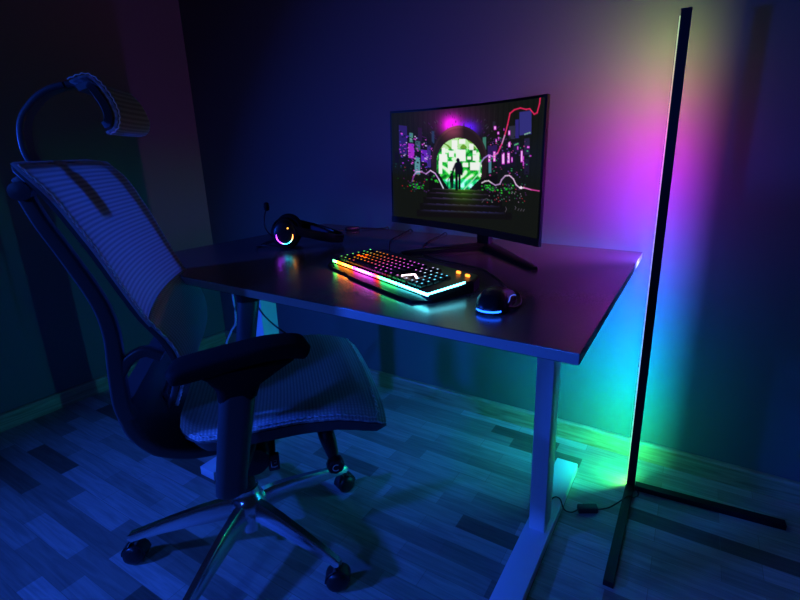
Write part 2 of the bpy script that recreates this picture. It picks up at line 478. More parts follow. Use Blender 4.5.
# backrest
BACK = [(.545, -.108), (.58, -.090), (.63, -.070), (.68, -.062), (.73, -.074), (.78, -.102), (.85, -.130), (.93, -.160), (1.027, -.203), (1.065, -.228), (1.088, -.252)]
def back_half(z): return interp([(.545, .13), (.57, .165), (.62, .2), (.70, .215), (.80, .228), (.95, .242), (1.05, .250), (1.088, .247)], z)
def bf(z):
    # smooth profile
    e = .02
    return (interp(BACK, z - e) + 2 * interp(BACK, z) + interp(BACK, z + e)) / 4
def back_pt(u, z, off=0.0):
    y = 2 * u - 1; hw = back_half(z)
    dip = .020 * (1 - y * y) * (1 if z > .78 else .6)
    return (bf(z) - dip + off, y * hw + interp([(.8, 0), (1.0, .010), (1.09, .012)], z), z - max(0, z - 1.04) * .35 * max(0, y - .6))
ZT, ZM, ZL = 1.088, .775, .552
MB().sheet(lambda u, v: back_pt(u, ZM + (ZT - ZM) * v), 28, 36, .005, (.47, .36)).build('back_mesh', M_mesh, chair, sharp=60)
def lum(u, v):
    z = ZL + (ZM + .012 - ZL) * v
    y = 2 * u - 1
    bul = .020 * math.sin(PI * min(1, max(0, v))) * (1 - abs(y) ** 3)
    p = back_pt(u, z)
    return (p[0] + bul + .004, p[1], p[2])
def swap(fn): return lambda u, v: fn(v, u)
lm = MB().sheet(lambda u, v: lum(1 - v, u), 30, 30, .005, (.25, .43)).build('lumbar_mesh', M_mesh_l, chair, sharp=60)
# frame: a loop behind the mesh edge
loop = []
for z in [ZL + (ZT - .014 - ZL) * k / 22 for k in range(23)]: loop.append(Vector(back_pt(.03, z, -.009)))
for u in (.05, .12, .3, .5, .7, .88, .95): loop.append(Vector(back_pt(u, ZT - .010, -.009)))
for z in [ZT - .014 - (ZT - .014 - ZL) * k / 22 for k in range(23)]: loop.append(Vector(back_pt(.97, z, -.009)))
for u in (.8, .5, .2): loop.append(Vector(back_pt(u, ZL + .004, -.022)))
cen = Vector((-.15, 0, .82))
R = []
n = len(loop)
for i, p in enumerate(loop):
    t = (loop[(i + 1) % n] - loop[i - 1]).normalized()
    fwd = Vector((1, 0, .35)).normalized()
    side = t.cross(fwd).normalized(); fw2 = side.cross(t)
    R.append([p + side * a + fw2 * b for a, b in rrect(.012, .013, .004)])
MB().rings(R, closed=True).build('back_frame', M_frame, chair)
st = [Vector(back_pt(0.0, ZL + (ZT - ZL) * k / 24, .004)) for k in range(25)]
MB().tube(zigzag(st, .004, .008, .001, (1, 0, .4)), .0012, 6).build('back_stitching', M_thread, chair)
# two support bars, cross plate, yoke
for sd in (-1, 1):
    pth = smooth_path([(-.252, sd * .212, 1.040), (-.236, sd * .212, .985), (-.211, sd * .21, .92), (-.180, sd * .208, .83), (-.172, sd * .204, .76), (-.178, sd * .20, .68), (-.182, sd * .195, .61), (-.178, sd * .19, .57)], 6)
    b = MB().sweep(pth, rrect(.022, .03, .006), up=(1, 0, 0), scale=[(1, .75 + .35 * i / len(pth)) for i in range(len(pth))])
    bar = b.build('back_support', M_frame, chair)
    MB().lathe([(.004, -.014), (.016, -.012), (.016, .012), (.004, .014)], (-.250, sd * .219, 1.040), 'y').box((-.246, sd * .215, 1.052), (.022, .012, .03), .004, Matrix.Rotation(-.6, 3, 'Y')).build('pivot', M_frame, bar)
    MB().sweep(smooth_path([(-.178, sd * .20, .665), (-.155, sd * .2, .70), (-.125, sd * .2, .715), (-.095, sd * .203, .70)], 5), rrect(.02, .022, .006), up=(0, 0, 1)).build('lumbar_link', M_frame, chair)
YK = smooth_path([(-.178, 0, .615), (-.182, 0, .57), (-.172, 0, .52), (-.142, 0, .468), (-.09, 0, .425), (-.03, 0, .398), (.05, 0, .390)], 5)
wk = [.40, .40, .385, .36, .30, .22, .17]
R = []
for i, p in enumerate(YK):
    t = (YK[min(i + 1, len(YK) - 1)] - YK[max(i - 1, 0)]).normalized(); nn = Vector((0, 1, 0)).cross(t)
    w = interp([(k * 5, x) for k, x in enumerate(wk)], i)
    R.append([p + Vector((0, a, 0)) + nn * b for a, b in rrect(w, .03, .01)])
MB().rings(R).build('back_yoke', M_frame, chair)
MB().box((-.243, 0, 1.015), (.012, .07, .10), .004, Matrix.Rotation(-.45, 3, 'Y')).build('headrest_bracket', M_frame, chair)
# headrest
stem = smooth_path([(-.252, 0, .985), (-.276, 0, 1.035), (-.305, 0, 1.085), (-.311, 0, 1.125), (-.303, 0, 1.168), (-.279, 0, 1.202), (-.255, 0, 1.222), (-.230, 0, 1.233), (-.206, 0, 1.237), (-.168, 0, 1.230)], 6)
MB().sweep(stem, rrect(.042, .012, .004), up=(1, 0, .2)).build('headrest_stem', M_frame, chair)
HR = [(a - .005, (b - 1.251) * .9 + 1.240) for a, b in ((-.176, 1.240), (-.152, 1.251), (-.136, 1.248), (-.122, 1.228), (-.112, 1.204), (-.107, 1.178), (-.110, 1.158), (-.118, 1.145), (-.131, 1.139))]
hp = smooth_path([(a, 0, b) for a, b in HR], 3)
def hr_pt(u, v, off=0.0):
    x = v * (len(hp) - 1); i = min(int(x), len(hp) - 2); p = hp[i].lerp(hp[i + 1], x - i)
    t = (hp[i + 1] - hp[i]).normalized(); nn = Vector((0, 1, 0)).cross(t)
    y = 2 * u - 1
    return (p.x - .022 * (1 - y * y) * min(1, v * 2.5) + nn.x * off, y * (.134 - .01 * (abs(2 * v - 1) ** 4)), p.z + nn.z * off)
sgn = 1 if (Vector(hr_pt(.5, .5, .01)) - Vector(hr_pt(.5, .5))).x < 0 else -1
MB().sheet(lambda u, v: hr_pt(1 - u, v), 22, 24, .004, (.3, .16)).build('headrest_mesh', M_mesh, chair, sharp=60)
MB().sheet(lambda u, v: hr_pt(.015 + (1 - u) * .97, .02 + .96 * v, .009 * sgn), 20, 20, .012).build('headrest_frame', M_frame, chair, sharp=50)
hs = [Vector(hr_pt(0.0, v / 14, -.003 * sgn)) for v in range(15)]
MB().tube(zigzag(hs, .0018, .005, .001, (0, 1, 0)), .001, 6).build('headrest_stitching', M_thread, chair)
# armrests
for sd in (-1, 1):
    am = empty('armrest', (0, 0, 0), 0, '', ''); del am['label']; del am['category']; am.parent = chair
    P = smooth_path([(-.060, sd * .325, .712), (-.015, sd * .325, .719), (.04, sd * .322, .726), (.105, sd * .318, .732), (.158, sd * .312, .727), (.178, sd * .309, .718)], 6)
    n = len(P); sc = []
    for i in range(n):
        e = min(1, math.sqrt(max(0, 1 - (1 - min(1, (i + .6) / 4)) ** 2)), math.sqrt(max(0, 1 - (1 - min(1, (n - i - .4) / 4)) ** 2)))
        sc.append((.35 + .65 * e, .45 + .55 * e))
    MB().sweep(P, rrect(.086, .031, .014), up=(0, 0, 1), scale=sc).build('arm_pad', M_pad, am)
    R = []
    for x, z, lx, ly in ((.065, .708, .18, .055), (.062, .692, .13, .056), (.05, .668, .078, .056), (.046, .645, .07, .056)):
        R.append([Vector((x + a, sd * .325 + b, z)) for a, b in rrect(lx, ly, .02)])
    MB().rings(R).build('pad_bracket', M_pad, am)
    R = []
    for x, z, lx, ly, yy in ((.046, .662, .062, .05, .327), (.045, .645, .066, .055, .328), (.014, .465, .058, .055, .332), (.012, .445, .058, .055, .332), (.011, .438, .048, .045, .332)):
        R.append([Vector((x + a, sd * yy + b, z)) for a, b in rrect(lx, ly, .022, 6)])
    MB().rings(R).build('arm_post', M_frame, am)
    MB().sweep(smooth_path([(.014, sd * .31, .455), (.02, sd * .25, .447), (.035, sd * .15, .44), (.045, sd * .07, .435)], 5), rrect(.05, .022, .008), up=(0, 0, 1)).build('arm_bracket', M_frame, am)

# ------------------------------------------------------------------ monitor
MW, MH = .665, .387
MC = Vector((1.747, -.345, 1.048)); MY = math.radians(-18.5)
mon = empty('monitor', (1.80, -.225, ZD), 0, 'curved computer monitor on V-shaped stand showing a glowing portal scene', 'monitor')
Mm = Matrix.Translation(MC - mon.location) @ Matrix.Rotation(MY, 4, 'Z') @ Matrix.Rotation(math.radians(-1), 4, 'X')
RC = 1.6
def mpt(x, y, d):      # x across, y up, d towards the back
    a = x / RC
    sag0 = RC * (1 - math.cos(MW / 2 / RC))
    return Mm @ Vector((math.sin(a) * (RC - 0), sag0 - RC * (1 - math.cos(a)) + 0 + d - sag0 * .0 - 0, y))
# front is concave towards the viewer: the edges come forward (-y)
def curved(x0, x1, y0, y1, d0, d1, n=24):
    m = MB(); R = []
    for k in range(n + 1):
        x = x0 + (x1 - x0) * k / n
        R.append([mpt(x, y0, d0), mpt(x, y1, d0), mpt(x, y1, d1), mpt(x, y0, d1)])
    return m.rings(R)
CH = .022
bz = curved(-MW / 2, MW / 2, -MH / 2, MH / 2, .0, .012)
sh = MB(); R = []
for k in range(25):
    x = -MW / 2 + .01 + (MW - .02) * k / 24; e = 1 - abs(2 * k / 24 - 1) ** 3
    R.append([mpt(x, -MH / 2 + .006, .012), mpt(x, MH / 2 - .006, .012), mpt(x, MH / 2 - .006 - .05 * e, .012 + .03 * e), mpt(x, -MH / 2 + .006 + .05 * e, .012 + .03 * e)])
hs_ = sh.rings(R).build('rear_housing', M_blackm, mon, smooth=False)
bez = bz.build('bezel', M_black, mon, smooth=False)
CHm = curved(-MW / 2, MW / 2, -MH / 2, -MH / 2 + CH, -.003, .0).build('chin', plain('chin_plastic', (.03, .028, .03), .35), mon, smooth=False)
# --- the picture on the screen, worked out as colours on a fine grid
SX0, SX1, SY0, SY1 = -MW / 2 + .007, MW / 2 - .007, -MH / 2 + CH, MH / 2 - .007
NU, NV = 340, 200
rnd = random.Random(5)
def solve(Am, y):
    n = len(y); A_ = [r[:] + [v] for r, v in zip(Am, y)]
    for i in range(n):
        p = max(range(i, n), key=lambda k: abs(A_[k][i])); A_[i], A_[p] = A_[p], A_[i]
        for k in range(n):
            if k != i:
                q = A_[k][i] / A_[i][i]
                A_[k] = [a - q * b for a, b in zip(A_[k], A_[i])]
    return [A_[i][n] / A_[i][i] for i in range(n)]
def homog(src, dst):
    M_, y = [], []
    for (u, v), (a, b) in zip(src, dst):
        M_.append([u, v, 1, 0, 0, 0, -a * u, -a * v]); y.append(a)
        M_.append([0, 0, 0, u, v, 1, -b * u, -b * v]); y.append(b)
    return solve(M_, y) + [1]
def happly(Hh, u, v):
    w = Hh[6] * u + Hh[7] * v + 1
    return (Hh[0] * u + Hh[1] * v + Hh[2]) / w, (Hh[3] * u + Hh[4] * v + Hh[5]) / w
# the drawing was noted down in a slanted frame; this squares it up onto the flat panel
FRAME = [(55, 127), (733, 46), (700, 695), (58, 596)]
UNIT = [(0, 0), (1, 0), (1, 1), (0, 1)]
Hf, Hi = homog(UNIT, FRAME), homog(FRAME, UNIT)
def bent(i, j):
    a, b = happly(Hf, i / NU, j / NV); q = 1 - (2 * i / NU - 1) ** 2      # the panel is bent, its middle sits further back
    return a + 33 * q, b + 4 * q * (1 - 2 * j / NV)
AB = [[bent(i, j) for i in range(NU + 1)] for j in range(NV + 1)]
img = [[[.066, .078, .066] for _ in range(NU + 1)] for _ in range(NV + 1)]
def each(a0, a1, b0, b1):
    c = [happly(Hi, a, b) for a in (a0, a1) for b in (b0, b1)]
    i0, i1 = max(0, int(min(x[0] for x in c) * NU) - 20), min(NU, int(max(x[0] for x in c) * NU) + 4)
    j0, j1 = max(0, int(min(x[1] for x in c) * NV) - 8), min(NV, int(max(x[1] for x in c) * NV) + 8)
    for j in range(j0, j1 + 1):
        row = AB[j]
        for i in range(i0, i1 + 1): yield i, j, row[i][0], row[i][1]
def put(i, j, c, al=1.0):
    p = img[j][i]
    for k in range(3): p[k] = p[k] * (1 - al) + c[k] * al
def add(i, j, c, al):
    p = img[j][i]
    for k in range(3): p[k] = min(1.0, p[k] + c[k] * al)
def sm(x, e=2.0): return max(0.0, min(1.0, .5 + x / e))
def rect(a0, a1, b0, b1, c, al=1.0, sl=0.0):
    for i, j, a, b in each(a0 - 3, a1 + 3, b0 - 40, b1 + 40):
        s = sl * (a - a0)
        cov = sm(a - a0) * sm(a1 - a) * sm(b - b0 - s) * sm(b1 + s - b)
        if cov > 0: put(i, j, c, al * cov)
def halo(ca, cb, ra, rb, c, s):
    for i, j, a, b in each(ca - 2.6 * ra, ca + 2.6 * ra, cb - 2.6 * rb, cb + 2.6 * rb):
        add(i, j, c, s * math.exp(-1.2 * (((a - ca) / ra) ** 2 + ((b - cb) / rb) ** 2)))
def line(ps, w, cols):
    for k in range(len(ps) - 1):
        (a0, b0), (a1, b1) = ps[k], ps[k + 1]
        c = cols[min(k, len(cols) - 1)]
        L2 = (a1 - a0) ** 2 + (b1 - b0) ** 2 + 1e-6
        for i, j, a, b in each(min(a0, a1) - 9, max(a0, a1) + 9, min(b0, b1) - 9, max(b0, b1) + 9):
            t = max(0, min(1, ((a - a0) * (a1 - a0) + (b - b0) * (b1 - b0)) / L2))
            dd = math.hypot(a - a0 - t * (a1 - a0), b - b0 - t * (b1 - b0))
            if dd < w * 1.6: put(i, j, c, max(0, min(1, 1.3 - dd / w)))
def blob(ca, cb, ra, rb, c, al=1.0):
    for i, j, a, b in each(ca - ra, ca + ra, cb - rb, cb + rb):
        if ((a - ca) / ra) ** 2 + ((b - cb) / rb) ** 2 < 1: put(i, j, c, al)
D = (.05, .05, .055)
for j in range(NV + 1):
    for i in range(NU + 1):
        s = .012 * math.sin(i * .31) * math.sin(i * .83 + 1) * max(0, 1 - j / NV)
        for k in range(3): img[j][i][k] += s
halo(330, 150, 150, 90, (.32, .04, .34), .55)
halo(318, 178, 46, 48, (.95, .02, .9), 1.1); halo(395, 192, 44, 36, (.22, .03, .95), .95)
for _ in range(120):
    an = rnd.uniform(math.pi * 1.0, math.pi * 2.0); r0 = rnd.uniform(135, 240); r1 = r0 + rnd.uniform(4, 16)
    c = rnd.choice([(.33, .28, .38), (.2, .22, .25), (.3, .1, .4), (.12, .12, .14)])
    line([(350 + r0 * math.cos(an), 320 + r0 * .8 * math.sin(an)), (350 + r1 * math.cos(an), 320 + r1 * .8 * math.sin(an))], 1.1, [c])
for a0, a1, b0, b1, c in [(88, 124, 180, 310, (.17, .12, .42)), (128, 155, 262, 328, (.68, .16, .82)), (134, 150, 214, 256, (.30, .55, .52)), (160, 182, 250, 292, (.24, .36, .42)), (156, 180, 324, 402, (.36, .60, .64)),
                          (185, 212, 290, 345, (.40, .14, .75)), (172, 190, 190, 250, (.16, .08, .22)), (212, 228, 270, 370, (.25, .16, .52)), (68, 86, 300, 350, (.06, .05, .09)), (232, 244, 205, 260, (.16, .22, .36)),
                          (618, 672, 115, 222, (.20, .19, .50)), (600, 616, 150, 235, (.18, .15, .48)), (572, 600, 180, 240, (.18, .18, .26)), (456, 471, 232, 290, (.24, .5, .44)), (590, 620, 255, 300, (.12, .1, .22)),
                          (640, 664, 235, 310, (.15, .13, .26)), (478, 520, 270, 330, (.18, .1, .34)), (520, 600, 300, 372, (.09, .07, .13)), (482, 494, 330, 395, (.3, .52, .6)), (640, 662, 330, 400, (.11, .09, .18)), (500, 512, 160, 190, (.15, .14, .2))]:
    rect(a0, a1, b0, b1, c, .92, .12 if a0 < 350 else -.14)
for _ in range(150):
    a = rnd.uniform(86, 236); b = 190 + .35 * (a - 86) + rnd.uniform(10, 175)
    c = rnd.choice([(.9, .3, .92), (.85, .75, .98), (.62, .18, .85), (.28, .22, .75), D, D, D])
    rect(a, a + rnd.uniform(3, 9), b, b + rnd.uniform(2, 7), c, .9, .12)
for a, b, w, hh in [(505, 180, 11, 18), (520, 205, 9, 14), (568, 200, 10, 22), (512, 238, 7, 16), (568, 250, 11, 26), (523, 230, 6, 14), (540, 302, 13, 52), (564, 300, 12, 50), (582, 320, 7, 24), (624, 288, 10, 56), (608, 270, 6, 16),
                    (502, 295, 11, 48), (652, 270, 12, 9), (634, 315, 5, 46), (664, 310, 8, 8), (530, 270, 6, 13), (480, 310, 11, 34), (548, 190, 4, 10)]:
    rect(a, a + w, b, b + hh, (.80, .16, .82), .95, -.1); rect(a + 2.2, a + w - 2.2, b + 3, b + hh - 4, (1, .80, 1), .9, -.1)
for _ in range(150):
    a = rnd.uniform(476, 662); b = rnd.uniform(230, 425) - .1 * (a - 476)
    rect(a, a + rnd.uniform(3, 8), b, b + rnd.uniform(2, 6), rnd.choice([(.85, .28, .66), (.22, .7, .42), (.45, .26, .72), D, D, D, D]), .85, -.1)
rect(596, 614, 262, 268, (.35, .8, .5), .9, -.4); rect(640, 668, 214, 219, (.6, .85, .6), .8, -.35)
CA, CB = 354, 345
for i, j, a, b in each(225, 485, 170, 480):
    q = math.hypot((a - CA) / 124, (b - CB) / 166)
    q2 = math.hypot((a - CA + 2) / 99, (b - CB - 5) / 114)
    if b < 472 and (q < 1 if b < CB else abs(a - CA) < 124 + (b - CB) * -.12):
        hl = max(0, 1 - ((a - 322) / 52) ** 2) * max(0, min(1, (262 - b) / 50))
        rim = 1 if q > .93 and b < CB else .8
        put(i, j, ((.17 + .42 * hl) * rim, (.12 + .16 * hl) * rim, (.14 + .24 * hl) * rim), .97 * (sm(1 - q, .03) if b < CB else 1))
    if (q2 < 1 if b < CB + 5 else abs(a - CA + 2) < 99 - max(0, b - 400) * .28 and b < 471):
        nzv = math.sin(a * .085 + math.sin(b * .06) * 2.2) * math.sin(b * .075 + math.sin(a * .05) * 2)
        m2 = math.sin(a * .23 + b * .11) * math.sin(b * .19 - a * .07)
        g = (.10 + .1 * m2, .70 + .12 * m2, .20)
        if nzv > .25: g = (.45, .90, .48)
        if nzv > .6: g = (.88, .96, .86)
        if nzv < -.5: g = (.05, .42, .12)
        if b > 425: g = (g[0] * .8, min(1, g[1] + .08), min(1, g[2] + .25))
        if b < 285: g = (.70, .90, .62) if nzv > -.1 else (.40, .62, .16)
        put(i, j, g, 1)
for a0, a1, b0, b1 in [(264, 300, 310, 346), (307, 330, 294, 322), (338, 381, 288, 342), (388, 405, 320, 334), (412, 441, 312, 338), (302, 340, 342, 386), (368, 392, 348, 368), (400, 446, 346, 382), (320, 345, 246, 288), (276, 292, 280, 312), (262, 278, 340, 400), (396, 416, 262, 290), (412, 428, 292, 310), (352, 380, 240, 262)]:
    rect(a0, a1, b0, b1, (.93, .95, .92), 1)
for i, j, a, b in each(228, 300, 380, 475):
    if b > 388 + abs(a - 246) * .55 + max(0, a - 262) * 1.1: put(i, j, (.05, .045, .06), .97)
for i, j, a, b in each(395, 485, 410, 475):
    if b > 425 + max(0, 440 - a) * 1.05 - max(0, a - 440) * .3: put(i, j, (.05, .045, .06), .97)
for k, (b0, b1) in enumerate(((470, 488), (488, 512), (512, 540), (540, 570), (570, 602))):
    al, ar = 232 - k * 14, 462 + k * 24
    for i, j, a, b in each(al, ar, b0 - 6, b1 + 14):
        s = .05 * (a - 350)
        if b0 + s * .6 <= b <= b1 + s * .6:
            t = (b - b0 - s * .6) / (b1 - b0); w = math.exp(-((a - 368) / 62) ** 2)
            e = max(0, 1 - t / .35); side = max(0, 1 - abs(a - (al + ar) / 2) / ((ar - al) / 2)) ** .5
            put(i, j, (.055 + e * side * (.32 - .1 * w) * (1 - k * .12) + .10 * w * (1 - k * .22), .05 + e * .16 * side + .36 * w * max(0, 1 - k * .3) * (1 - t * .6), .06 + e * side * .40 * (1 - .6 * w)), .96)
for ca, cb, sa, sb, n in ((160, 452, 13, 8, 30), (192, 465, 18, 9, 14), (476, 458, 16, 8, 34), (574, 458, 20, 9, 26), (228, 418, 14, 9, 22), (520, 470, 30, 9, 14)):
    for _ in range(n):
        a = rnd.gauss(ca, sa); b = rnd.gauss(cb, sb)
        rect(a, a + 7, b, b + 5, rnd.choice([(.08, .75, .16), (.04, .42, .10), (.22, .85, .25), D, (.25, .12, .35)]), .9)
for _ in range(110):
    a = rnd.uniform(470, 650); b = rnd.uniform(440, 530)
    rect(a, a + 4.5, b, b + 4, rnd.choice([(.75, .14, .22), (.42, .16, .5), (.16, .5, .34), (.6, .5, .6), D, D]), .8)
for _ in range(45):
    a = rnd.uniform(66, 200); b = rnd.uniform(350, 480)
    rect(a, a + 5, b, b + 4, rnd.choice([(.75, .12, .14), (.1, .35, .12), (.4, .1, .4), (.1, .3, .3), D]), .8)
K = (.05, .05, .06)
blob(347, 337, 8, 9, K); blob(348, 356, 15, 12, K); rect(334, 362, 352, 402, K); rect(335, 346, 398, 476, K); rect(349, 358, 398, 470, K)
line([(337, 354), (328, 376), (322, 398)], 4.5, [K]); line([(360, 354), (364, 380), (363, 402)], 4.5, [K])
blob(319, 403, 6, 7, K); rect(311, 327, 408, 438, K); rect(313, 319, 436, 468, K); rect(320, 326, 436, 466, K); line([(312, 412), (303, 428), (301, 464)], 1.8, [K])
line([(144, 436), (152, 408), (164, 392), (184, 390), (206, 401), (226, 385), (246, 398), (262, 424), (282, 466)], 3.0, [(.5, .2, .6), (.75, .5, .85), (.85, .7, .9), (.6, .4, .7), (.8, .6, .9), (.9, .75, .95), (.8, .6, .9), (.85, .85, .95)])
line([(711, 46), (708, 76), (697, 118), (684, 124), (664, 100), (648, 103), (622, 97), (596, 105), (576, 122), (566, 172), (553, 222), (540, 262), (522, 302), (500, 318), (482, 312), (462, 326), (447, 348), (440, 396), (408, 432), (374, 470)], 3.2,
     [(.92, .14, .36)] * 9 + [(.9, .2, .42), (.85, .55, .8), (.9, .2, .5), (.95, .4, .75), (.75, .5, .9), (.7, .5, .9), (.6, .55, .8), (.7, .85, .8), (.6, .9, .7)])
line([(452, 440), (466, 432), (482, 430), (496, 440), (512, 450), (532, 444), (540, 424), (556, 406), (574, 404), (592, 420), (604, 446), (620, 460), (640, 460), (672, 468), (710, 474)], 3.0,
     [(.9, .85, .9)] * 3 + [(.75, .6, .82)] * 4 + [(.9, .75, .92)] * 4 + [(1, .9, 1), (.95, .5, .82), (.85, .25, .62)])
blob(626, 460, 6, 6, (1, .92, 1))
for p in ([(452, 530), (462, 516), (474, 512), (484, 518)], [(600, 560), (604, 552), (600, 546)], [(612, 566), (618, 556)], [(624, 568), (630, 558)], [(636, 568), (642, 560)], [(556, 572), (562, 560), (558, 550)]):
    line(p, 1.5, [(.32, .3, .34)])
me = bpy.data.meshes.new('screen')
vs = [mpt(SX0 + (SX1 - SX0) * i / NU, SY1 - (SY1 - SY0) * j / NV, -.0008) for j in range(NV + 1) for i in range(NU + 1)]
fs = [(j * (NU + 1) + i, (j + 1) * (NU + 1) + i, (j + 1) * (NU + 1) + i + 1, j * (NU + 1) + i + 1) for j in range(NV) for i in range(NU)]
me.from_pydata([tuple(v) for v in vs], [], fs)
at = me.color_attributes.new('picture', 'FLOAT_COLOR', 'POINT')
flat = []
sl = lambda c: (c / 12.92) if c <= .04045 else ((c + .055) / 1.055) ** 2.4
for row in img:
    for p in row: flat += [sl(max(0, min(1, p[0]))), sl(max(0, min(1, p[1]))), sl(max(0, min(1, p[2]))), 1.0]
at.data.foreach_set('color', flat)
m, nt, b, out = new_mat('screen_picture')
ca = nt.nodes.new('ShaderNodeVertexColor'); ca.layer_name = 'picture'
b.inputs['Base Color'].default_value = (.003, .003, .003, 1); b.inputs['Roughness'].default_value = .45; b.inputs['Specular IOR Level'].default_value = .12
nt.links.new(ca.outputs['Color'], b.inputs['Emission Color']); b.inputs['Emission Strength'].default_value = 1.0
me.materials.append(m)
scr = bpy.data.objects.new('screen', me); COL.objects.link(scr); scr.parent = mon
# stand
def mrel(x, y, z): return Vector((x, y, z)) - mon.location
hubp = mrel(1.80, -.225, ZD)
pl_ = MB().box(mrel(1.80, -.225, ZD + .1), (.05, .028, .19), .006, Matrix.Rotation(math.radians(-10), 3, 'Z'))
pl_.build('stand_neck', M_black, mon)
back_c = Mm @ Vector((0, .05, -.06))
MB().sweep([hubp + Vector((0, 0, .17)), hubp.lerp(back_c, .5) + Vector((0, 0, .09)), back_c], rrect(.06, .05, .01), up=(1, 0, 0)).build('stand_arm', M_black, mon)
for tip in ((2.045, -.432), (1.60, -.435)):
    p0 = mrel(1.81, -.222, ZD); p1 = mrel(tip[0], tip[1], ZD); R = []
    dv = (p1 - p0).normalized(); sd_ = Vector((-dv.y, dv.x, 0))
    for t, w, zt in ((-.06, .05, .022), (.15, .046, .022), (.6, .034, .017), (.96, .026, .012), (1.0, .018, .009)):
        c = p0.lerp(p1, t)
        R.append([c + sd_ * a * w + Vector((0, 0, bb * zt)) for a, bb in ((-.5, 0), (.5, 0), (.5, .7), (.3, 1), (-.3, 1), (-.5, .7))])
    MB().rings(R).build('stand_leg', M_black, mon)

# ------------------------------------------------------------------ keyboard
KA = math.radians(-21)
kb = empty('keyboard', (1.741, -.668, ZD), KA, 'black gaming keyboard with rainbow backlit keys and glowing front bar on the desk', 'keyboard')
KW, KD = .474, .192
def kz(y): return .018 + .012 * (y + KD / 2) / KD       # top height rises to the back
def kpt(x, y, dz=0): return Vector((x, y, kz(y) + dz))
outline = [(-KW / 2 + .012, -KD / 2 + .012), (-KW / 2 + .06, -KD / 2 + .004), (-KW * .2, -KD / 2 + .004), (-KW * .16, -KD / 2 - .004), (KW * .22, -KD / 2 - .006), (KW / 2 - .03, -KD / 2 - .004), (KW / 2, -KD / 2 + .03), (KW / 2 + .002, KD / 2 - .04), (KW / 2 - .02, KD / 2), (-KW / 2 + .03, KD / 2), (-KW / 2, KD / 2 - .03), (-KW / 2 - .002, -KD / 2 + .04)]
def yin(y, k): return -KD / 2 + k if y < -KD / 2 + .035 else y * .985
body = MB().rings([[Vector((x, y, .001)) for x, y in outline], [Vector((x, y, .006 if y < -KD / 2 + .035 else kz(y) - .004)) for x, y in outline],
                   [Vector((x * .985, yin(y, .023), .011 if y < -KD / 2 + .035 else kz(y) - .001)) for x, y in outline],
                   [Vector((x * .97, yin(y, .026), kz(max(y, -KD / 2 + .026)))) for x, y in outline]])
kbody = body.build('case', M_black, kb, sharp=25)
BY = -KD / 2 + .0245
bar_stops = [(-.214, (.03, 1, .12)), (-.195, (.2, 1, .15)), (-.186, (1, .22, .006)), (-.165, (1, .17, .005)), (-.14, (1, .34, .03)), (-.102, (1, .10, .005)), (-.094, (1, .02, .5)), (-.05, (1, .12, .85)), (-.005, (.75, .05, 1)), (.01, (1, .02, .08)), (.026, (1, .05, .01)),
             (.036, (.04, 1, .25)), (.10, (.06, 1, .3)), (.118, (.05, .8, .8)), (.22, (.1, .8, 1))]
M_bar = ramp_glow('keyboard_bar_light', 'X', -.214, .22, bar_stops, 17)
M_bar2 = glow('keyboard_side_light', (.12, .8, 1), 9)
bx = MB()
def strip(m, p, q, w, hh):
    p, q = Vector(p), Vector(q); dv = (q - p).normalized(); sd = Vector((-dv.y, dv.x, 0))
    m.rings([[c + sd * a + Vector((0, 0, b)) for a, b in ((-w, -hh), (w, -hh), (w, hh * .6), (0, hh), (-w, hh * .6))] for c in (p, q)])
strip(bx, kpt(-.214, BY, -.0012), kpt(.028, BY, -.0012), .0015, .0031)
strip(bx, kpt(.034, BY, -.0012), kpt(.112, BY, -.0012), .0015, .0031)
strip(bx, kpt(.117, BY, -.0012), kpt(.229, BY, -.0012), .0015, .0031)
o = bx.build('light_bar', M_bar, kb, smooth=False); o['label'] = 'glowing rainbow bar along the front edge'
bx = MB(); strip(bx, kpt(.229, BY, .0), kpt(.231, KD / 2 - .060, .0), .0016, .003)
o = bx.build('light_bar', M_bar2, kb, smooth=False); o['label'] = 'icy white glowing bar on the right side'
